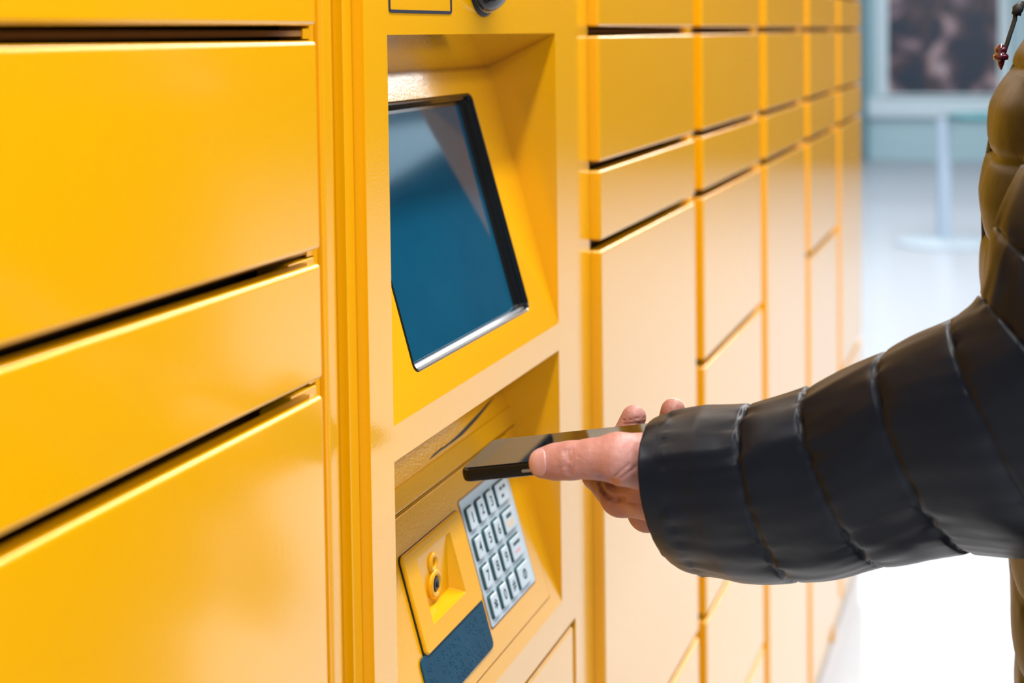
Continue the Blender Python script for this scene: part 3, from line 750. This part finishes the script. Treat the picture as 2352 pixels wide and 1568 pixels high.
for k in range(len(RS) - 1):
    g = [RS[max(k - 1, 0)], RS[k], RS[k + 1], RS[min(k + 2, len(RS) - 1)]]
    n_ = 8 if k == 0 else SUB
    for i in range(n_ + (1 if k == len(RS) - 2 else 0)):
        t = i / n_
        c, u, v = [catmull(*[q[j] for q in g], t) for j in range(3)]
        L_ = []
        for a in range(NA):
            th = 2 * math.pi * a / NA
            puff = (4 * t * (1 - t)) ** 0.3
            amp = 0.0015 if k == 0 else 0.0045
            if k == 0: base = -0.001
            elif k == 1: base = -0.001 + (amp * puff - 0.0020 + 0.0) * min(1.0, t * 2.2) ** 1.5
            else: base = amp * puff - 0.0030
            p = ringp(c, u, v, th, 1.0); r_ = np.linalg.norm(p - c); dr = (p - c) / r_
            # gathers radiating from the seams, strongest near them
            near = math.exp(-min(t, 1 - t) * 9)
            q = Vector((math.cos(th) * 4.2, math.sin(th) * 4.2, k * 3.7 + t * 0.6))
            w = mnoise.noise(q * 1.9) * 0.0030 * (0.35 + near) + mnoise.noise(Vector((p[0], p[1], p[2])) * 26) * 0.0022 + mnoise.noise(Vector((p[0], p[1], p[2])) * 11 + Vector((5, 1, 2))) * 0.0030
            if k == 0: w *= 0.25
            L_.append(p + dr * (base + w))
        loops.append(L_)
# inner lining at the cuff
c, u, v = RS[0]
inner = []
for q, off in ((0.0, -0.0035), (0.012, -0.006), (0.05, -0.010)):
    cc = c + n3(RS[2][0] - c) * q
    inner.append([ringp(cc, u, v, 2 * math.pi * a / NA, 1.0) + (c - ringp(c, u, v, 2 * math.pi * a / NA, 1.0)) / np.linalg.norm(u) * (-off) for a in range(NA)])
m = MB(); m.loft(inner[::-1] + loops, cap1=True)
sleeve_l = m
jac = m.obj('jacket', m_jac, per, smooth=True)
jac['label'] = 'black quilted puffer jacket'
# trunk of the jacket: stacked baffles
m = MB()
seamz = [0.80, 0.87, 0.935, 1.00, 1.067, 1.133, 1.200, 1.266, 1.333, 1.400, 1.450]
def yfront(z):
    return float(np.interp(z, [0.8, 0.997, 1.14, 1.22, 1.30, 1.37, 1.41, 1.46], [-0.414, -0.401, -0.388, -0.381, -0.379, -0.390, -0.408, -0.440]))
NT = 128; lp_ = []
for i in range(len(seamz) - 1):
    for j in range(14 + (1 if i == len(seamz) - 2 else 0)):
        t = j / 14; z = seamz[i] + (seamz[i + 1] - seamz[i]) * t
        yf = yfront(z) ; yb = -0.715 if z < 1.35 else -0.715 + (z - 1.35) * 0.6
        wx = float(np.interp(z, [0.8, 1.0, 1.25, 1.38, 1.42, 1.45], [0.225, 0.225, 0.235, 0.215, 0.17, 0.10]))
        puff = 0.008 * (4 * t * (1 - t)) ** 0.45 - 0.008
        L_ = []
        for a in range(NT):
            th = 2 * math.pi * a / NT; cs, sn = math.cos(th), math.sin(th)
            ex = math.copysign(abs(cs) ** 0.8, cs); ey = math.copysign(abs(sn) ** 0.8, sn)
            yc, hy = (yf + yb) / 2, (yf - yb) / 2
            p = Vector((SX + wx * ex, yc + hy * ey, z)); d_ = Vector((cs, sn, 0))
            w = mnoise.noise(Vector((p.x * 14, p.y * 14, z * 9))) * 0.005 + mnoise.noise(Vector((th * 9, i * 3.1, t * 0.8))) * 0.0035 * math.exp(-min(t, 1 - t) * 6)
            L_.append(tuple(p + d_ * (puff + w)))
        lp_.append(L_)
m.loft(lp_, cap0=True)
# right sleeve
sh = np.array([SX + 0.19, SY - 0.01, 1.37]); el = np.array([SX + 0.265, SY - 0.04, 1.10]); wr = np.array([SX + 0.287, SY + 0.055, 0.875])
path = [sh + (el - sh) * t for t in np.linspace(0, 1, 57)][:-1] + [el + (wr - el) * t for t in np.linspace(0, 1, 49)]
rad = []
for i in range(len(path)):
    t = (i % 14) / 14; rad.append(0.064 - 0.012 * i / len(path) + 0.008 * (4 * t * (1 - t)) ** 0.5 - 0.004)
m.tube(path, rad, 40)
# collar
lc = []
for z, r_ in ((1.43, 0.105), (1.445, 0.098), (1.46, 0.100), (1.475, 0.092), (1.49, 0.096), (1.505, 0.090), (1.505, 0.078), (1.45, 0.080)):
    lc.append([(SX + r_ * math.cos(2 * math.pi * a / 48), SY + 0.015 + r_ * 1.02 * math.sin(2 * math.pi * a / 48), z) for a in range(48)])
m.loft(lc)
c9, c10 = RS[9][0], RS[10][0]
m.tube([RS[8][0] * 0.4 + c9 * 0.6, c9, c9 * 0.3 + c10 * 0.7 + np.array([0.0, 0, -0.012]), (SX - 0.17, SY, 1.362), (SX - 0.10, SY, 1.372)], [0.060, 0.070, 0.072, 0.074, 0.066], 36)
tor = m.obj('jacket_trunk', m_jac, jac, smooth=True)
# zip, cord and toggle at the front edge
m_zip = mat('zip_metal', (0.08, 0.08, 0.09), rough=0.3, metal=1.0)
m = MB(); m.tube([(SX, yfront(z) - 0.004, z) for z in np.linspace(0.82, 1.42, 40)], 0.0028, 8); m.obj('zip', m_zip, jac)
tg = at(2299, 130, 1.075); tb = at(2303, 111, 1.075); c0 = at(2340, 12, 1.078)
m = MB()
m.tube([at(2352, 8, 1.09), at(2343, 6, 1.079), at(2336, 14, 1.076), at(2332, 30, 1.076), at(2331, 45, 1.076), at(2322, 72, 1.075), at(2313, 100, 1.075), at(2306, 122, 1.076), at(2297, 150, 1.080)], 0.0017, 10)
m.tube([at(2345, 10, 1.0775), at(2338, 20, 1.0745), at(2334, 34, 1.0745)], [0.003, 0.0042, 0.0035], 10)
m.obj('drawcord', M_RUBBER, jac, smooth=True)
m = MB()
m_tog = mat('dark_red_toggle', (0.075, 0.004, 0.014), rough=0.15, coat=0.8)
upv = np.array([0, 0, 1.0]); ex_ = R[:, 0]; ez_ = R[:, 2]
def disc(cn, r, z): return [tuple(cn + ex_ * r * math.cos(2 * math.pi * q / 24) + ez_ * r * math.sin(2 * math.pi * q / 24) + upv * z) for q in range(24)]
m.loft([disc(tg, 0.0006, -0.010), disc(tg, 0.0022, -0.006), disc(tg, 0.0030, -0.0028), disc(tg, 0.0052, -0.0022), disc(tg, 0.0056, 0.0), disc(tg, 0.0052, 0.0018), disc(tg, 0.0034, 0.0022), disc(tg, 0.0044, 0.0038), disc(tg, 0.0043, 0.0064), disc(tg, 0.0028, 0.0086), disc(tg, 0.0008, 0.0095)], True, True)
m.obj('toggle', m_tog, jac, smooth=True)
# hair
def hair_sdf(P):
    hc = np.array([SX, SY + 0.03, 1.635])
    h = sd_ell(P, hc + [0, -0.010, 0.018], (0.088, 0.106, 0.112))
    h = smax(h, -sd_ell(P, hc + [0, 0.075, -0.045], (0.072, 0.085, 0.115)), 0.012)
    return smax(h, (hc[2] - 0.055) - P[2] + 0 * P[0] + 0 * P[1], 0.02)
V_, F_ = surface_nets(hair_sdf, (SX - 0.12, SY - 0.12, 1.55), (SX + 0.12, SY + 0.18, 1.80), 0.005)
mesh_obj('hair', V_, F_, mat('dark_hair', (0.02, 0.012, 0.008), rough=0.5, bump=0.6, bscale=140, bdist=0.004), per, smooth=True)
# trousers and shoes
def leg_sdf(P):
    d = sd_ell(P, (SX, SY, 0.86), (0.175, 0.125, 0.12))
    for s in (-1, 1):
        d = smin(d, sd_cone(P, (SX + 0.085 * s, SY, 0.84), (SX + 0.10 * s, SY + 0.015, 0.48), 0.092, 0.068), 0.03)
        d = smin(d, sd_cone(P, (SX + 0.10 * s, SY + 0.015, 0.48), (SX + 0.11 * s, SY - 0.008, 0.085), 0.068, 0.060), 0.02)
    return smax(d, 0.075 - P[2] + 0 * P[0] + 0 * P[1], 0.005)
V_, F_ = surface_nets(leg_sdf, (SX - 0.22, SY - 0.16, 0.05), (SX + 0.22, SY + 0.16, 1.0), 0.009)
mesh_obj('trousers', V_, F_, mat('dark_denim', (0.012, 0.016, 0.028), rough=0.8, bump=0.3, bscale=300), per, smooth=True)
m_shoe = mat('black_leather', (0.012, 0.011, 0.011), rough=0.35)
for s in (-1, 1):
    def shoe(P):
        d = smin(sd_cone(P, (SX + 0.11 * s, SY - 0.02, 0.062), (SX + 0.125 * s, SY + 0.155, 0.045), 0.052, 0.046), sd_cone(P, (SX + 0.11 * s, SY - 0.012, 0.06), (SX + 0.11 * s, SY - 0.012, 0.11), 0.050, 0.048), 0.02)
        return smax(d, 0.001 - P[2] + 0 * P[0] + 0 * P[1], 0.006)
    V_, F_ = surface_nets(shoe, (SX + 0.11 * s - 0.09, SY - 0.10, -0.01), (SX + 0.11 * s + 0.10, SY + 0.23, 0.18), 0.006)
    mesh_obj('shoe', V_, F_, m_shoe, per, smooth=True)
tag(per, 'person in a black puffer jacket holding a phone out to the terminal', 'person')
settle(per)
for p_ in (jac, body):
    for c_ in p_.children: c_.matrix_parent_inverse = Matrix.Identity(4)
